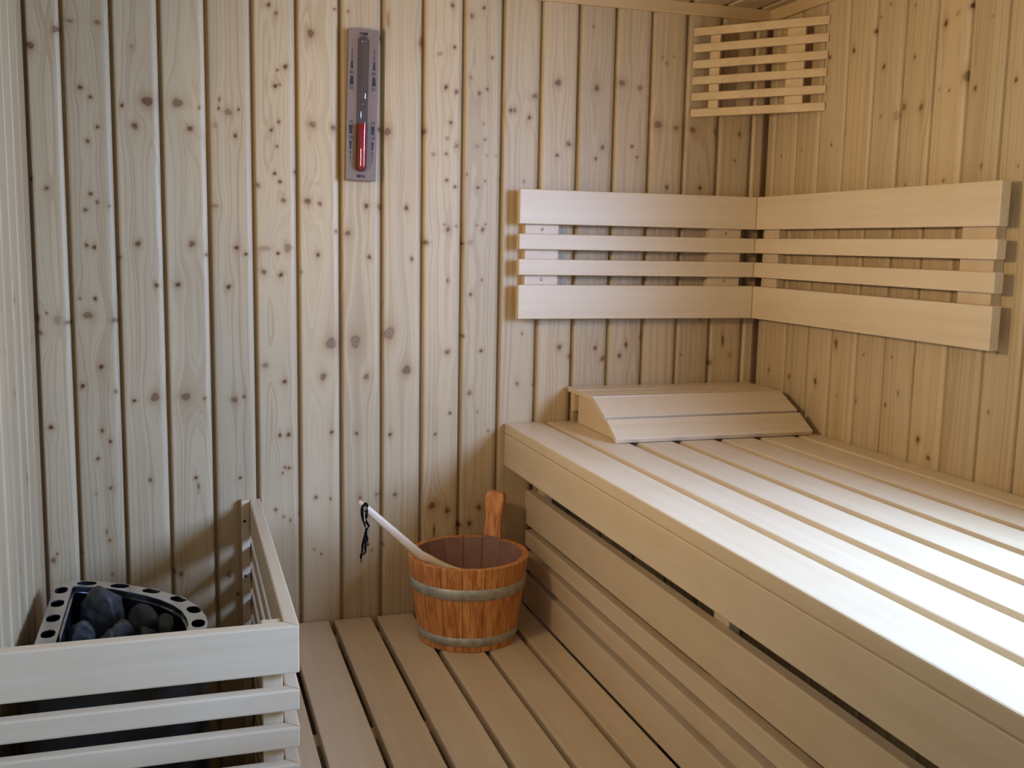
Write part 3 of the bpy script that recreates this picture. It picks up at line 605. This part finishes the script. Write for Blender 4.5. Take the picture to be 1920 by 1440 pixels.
# ---------------------------------------------------------------- bucket
BC = Vector((-.8335, -.176)); RB, RTp, HB = .1125, .1395, .1975
t = thing('bucket', 'orange brown wooden stave bucket with two steel hoops on the lower bench', 'bucket', (BC.x, BC.y, DZ))
NS = 17; HA = math.radians(48)
for i in range(NS):
    a0 = HA + (i - .5)*2*math.pi/NS; a1 = a0 + 2*math.pi/NS; am = (a0 + a1)/2; g = .004
    tall = (i == 0)
    zt = HB + (0 if not tall else .112)
    prof = [(0, 1.0), (.06, 1.0), (.13, 1.0), (HB, 1.0)]
    if tall: prof += [(HB + .006, .96), (HB + .030, .86), (HB + .055, .80), (HB + .078, .92), (HB + .095, 1.0), (HB + .106, .86), (HB + .112, .55)]
    bm = bmesh.new(); rows = []
    for (z, wf_) in prof:
        ro = RB + (RTp - RB)*z/HB; ri = ro - .0135; row = []
        h0 = am - (am - a0 - g)*wf_; h1 = am + (a1 - g - am)*wf_
        for (r, a) in ((ro, h0), (ro*1.006, am), (ro, h1), (ri, h1), (ri, h0)):
            row.append(bm.verts.new((BC.x + r*math.cos(a), BC.y + r*math.sin(a), DZ + .0006 + z)))
        rows.append(row)
    for a, b in zip(rows, rows[1:]):
        for j in range(5): bm.faces.new((a[j], a[(j+1) % 5], b[(j+1) % 5], b[j]))
    bm.faces.new(rows[0][::-1]); bm.faces.new(rows[-1])
    bmesh.ops.recalc_face_normals(bm, faces=bm.faces[:])
    ed = [e for e in bm.edges if e.calc_face_angle(0) > .9]
    bevel(bm, .0013, 2, ed)
    o = bm_obj('handle_stave' if tall else 'stave', bm, STAVE, t)
    o.data.materials.append(INNER)
    for p in o.data.polygons:
        w = Vector((math.cos(am), math.sin(am), 0))
        if p.normal.dot(w) < -.6 and p.center.z < HB + .004: p.material_index = 1
    if tall:
        o['label'] = 'tall stave that rises above the rim as the handle'
bm_obj('base', lathe_bm([(.0001, .012), (RB - .012, .012), (RB - .012, .026), (.0001, .026)], (BC.x, BC.y, DZ), 36), STAVE, t)
for (z, h) in ((.1250, .0265), (.0145, .021)):
    r0 = RB + (RTp - RB)*z/HB + .0004; r1 = RB + (RTp - RB)*(z + h)/HB + .0004
    bm_obj('hoop', lathe_bm([(r0, 0), (r0 + .0014, .0006), (r1 + .0014, h - .0006), (r1, h)], (BC.x, BC.y, DZ + z), 64), ZINC, t, True)

# ---------------------------------------------------------------- ladle
t = thing('ladle', 'pale wooden ladle leaning in the bucket with a black lace at its tip', 'ladle', (-1.085, -.205, Z0 - .31))
def bez(p, n):
    p = [Vector(q) for q in p]; out = []
    for i in range(n + 1):
        s = i/n; q = p[:]
        while len(q) > 1: q = [a.lerp(b, s) for a, b in zip(q, q[1:])]
        out.append(q[0])
    return out
tip = Vector((-1.0905, -.200, Z0 - .3175)); rimp = Vector((-.9560, -.2120, Z0 - .4430)); 
low = Vector((-.870, -.2480, Z0 - .4830)); end = Vector((-.812, -.244, Z0 - .488))
pts = [tip.lerp(rimp, i/8) for i in range(8)] + bez([rimp, rimp.lerp(low, .62) + Vector((0, 0, -.004)), low + Vector((-.012, 0, -.001)), end], 8)
n = len(pts)
rad = [(.0050 + .0030*max(0, (i - 8)/8), .0084 + .0022*min(1, i/9) - .0045*max(0, (i - 9)/7)) for i in range(n)]; rad[0] = (.0034, .0050)
bm_obj('handle', tube_bm(pts, rad, 14), LADLEW, t, True)
bm = lathe_bm([(.0001, 0), (.018, .002), (.030, .010), (.037, .022), (.040, .034), (.0375, .034), (.034, .023), (.028, .013), (.017, .0055), (.0001, .0035)], (end.x + .004, end.y + .010, end.z - .044), 32)
bm_obj('bowl', bm, LADLEW, t, True)
hp = tip.lerp(rimp, .085)
def lace(name, pp, r): return bm_obj(name, tube_bm(bez(pp, 16) if len(pp) <= 4 else [Vector(p) for p in pp], r, 8), LACE, t, True)
def L3(dx, dz, dy=0): return (hp.x + dx, hp.y - .006 + dy, hp.z + dz)
lp = lambda *q: [Vector(L3(*a)) for a in q]
bm = tube_bm(lp((.000, .007, .004), (.004, .008), (-.004, .004, -.004), (-.006, -.004, -.003), (-.005, -.016), (-.003, -.030), (.001, -.042), (.004, -.055), (.000, -.070), (-.004, -.085), (-.005, -.100), (-.008, -.112), (-.007, -.124)), [.0018, .0024, .0028, .0034, .0036, .0024, .0020, .0030, .0032, .0030, .0022, .0030, .0018], 8)
ln = bm_obj('lace', bm, LACE, t, True)
bm = tube_bm(lp((.004, .008, .002), (.006, .003, -.004), (.005, -.010), (.004, -.022), (.004, -.034), (.010, -.044), (.005, -.050), (.002, -.058), (.006, -.072), (.008, -.086), (.004, -.088), (.003, -.074), (.002, -.092), (.002, -.102), (-.003, -.108)), [.0022, .0026, .0032, .0034, .0030, .0026, .0030, .0032, .0028, .0022, .0016, .0024, .0028, .0022, .0014], 8)
bm_obj('lace', bm, LACE, t, True)

# ---------------------------------------------------------------- added fill lamp on the left wall, out of view, brightens the right wall
t = thing('fill_lamp', 'small round added fill lamp, unseen, on the left wall above the heater guard', 'fill lamp', (XL, -.88, 1.52))
def disc(name, prof, mat):
    bm = lathe_bm(prof, (0, 0, 0), 32)
    bmesh.ops.rotate(bm, verts=bm.verts[:], cent=(0, 0, 0), matrix=Matrix.Rotation(math.pi/2, 3, 'Y'))
    bmesh.ops.translate(bm, verts=bm.verts[:], vec=(XL + .001, -.88, 1.52)); return bm_obj(name, bm, mat, t, True)
disc('base', [(.0001, 0), (.062, 0), (.062, .018), (.055, .022), (.0001, .022)], CASING)
opal = NT('opal fill lamp glass'); opal.b.inputs['Base Color'].default_value = lin(250, 225, 180)
opal.b.inputs['Emission Color'].default_value = lin(255, 214, 140); opal.b.inputs['Emission Strength'].default_value = 2.0
disc('glass', [(.054, .0225), (.052, .040), (.042, .055), (.025, .065), (.0001, .068)], opal.m)
area('added fill glow', (XL + .075, -.88, 1.52), (0, -.5, 1.66), .12, .12, 6.2, (1.0, .75, .45)).data.spread = math.radians(128)  # added warm fill aimed at the right wall
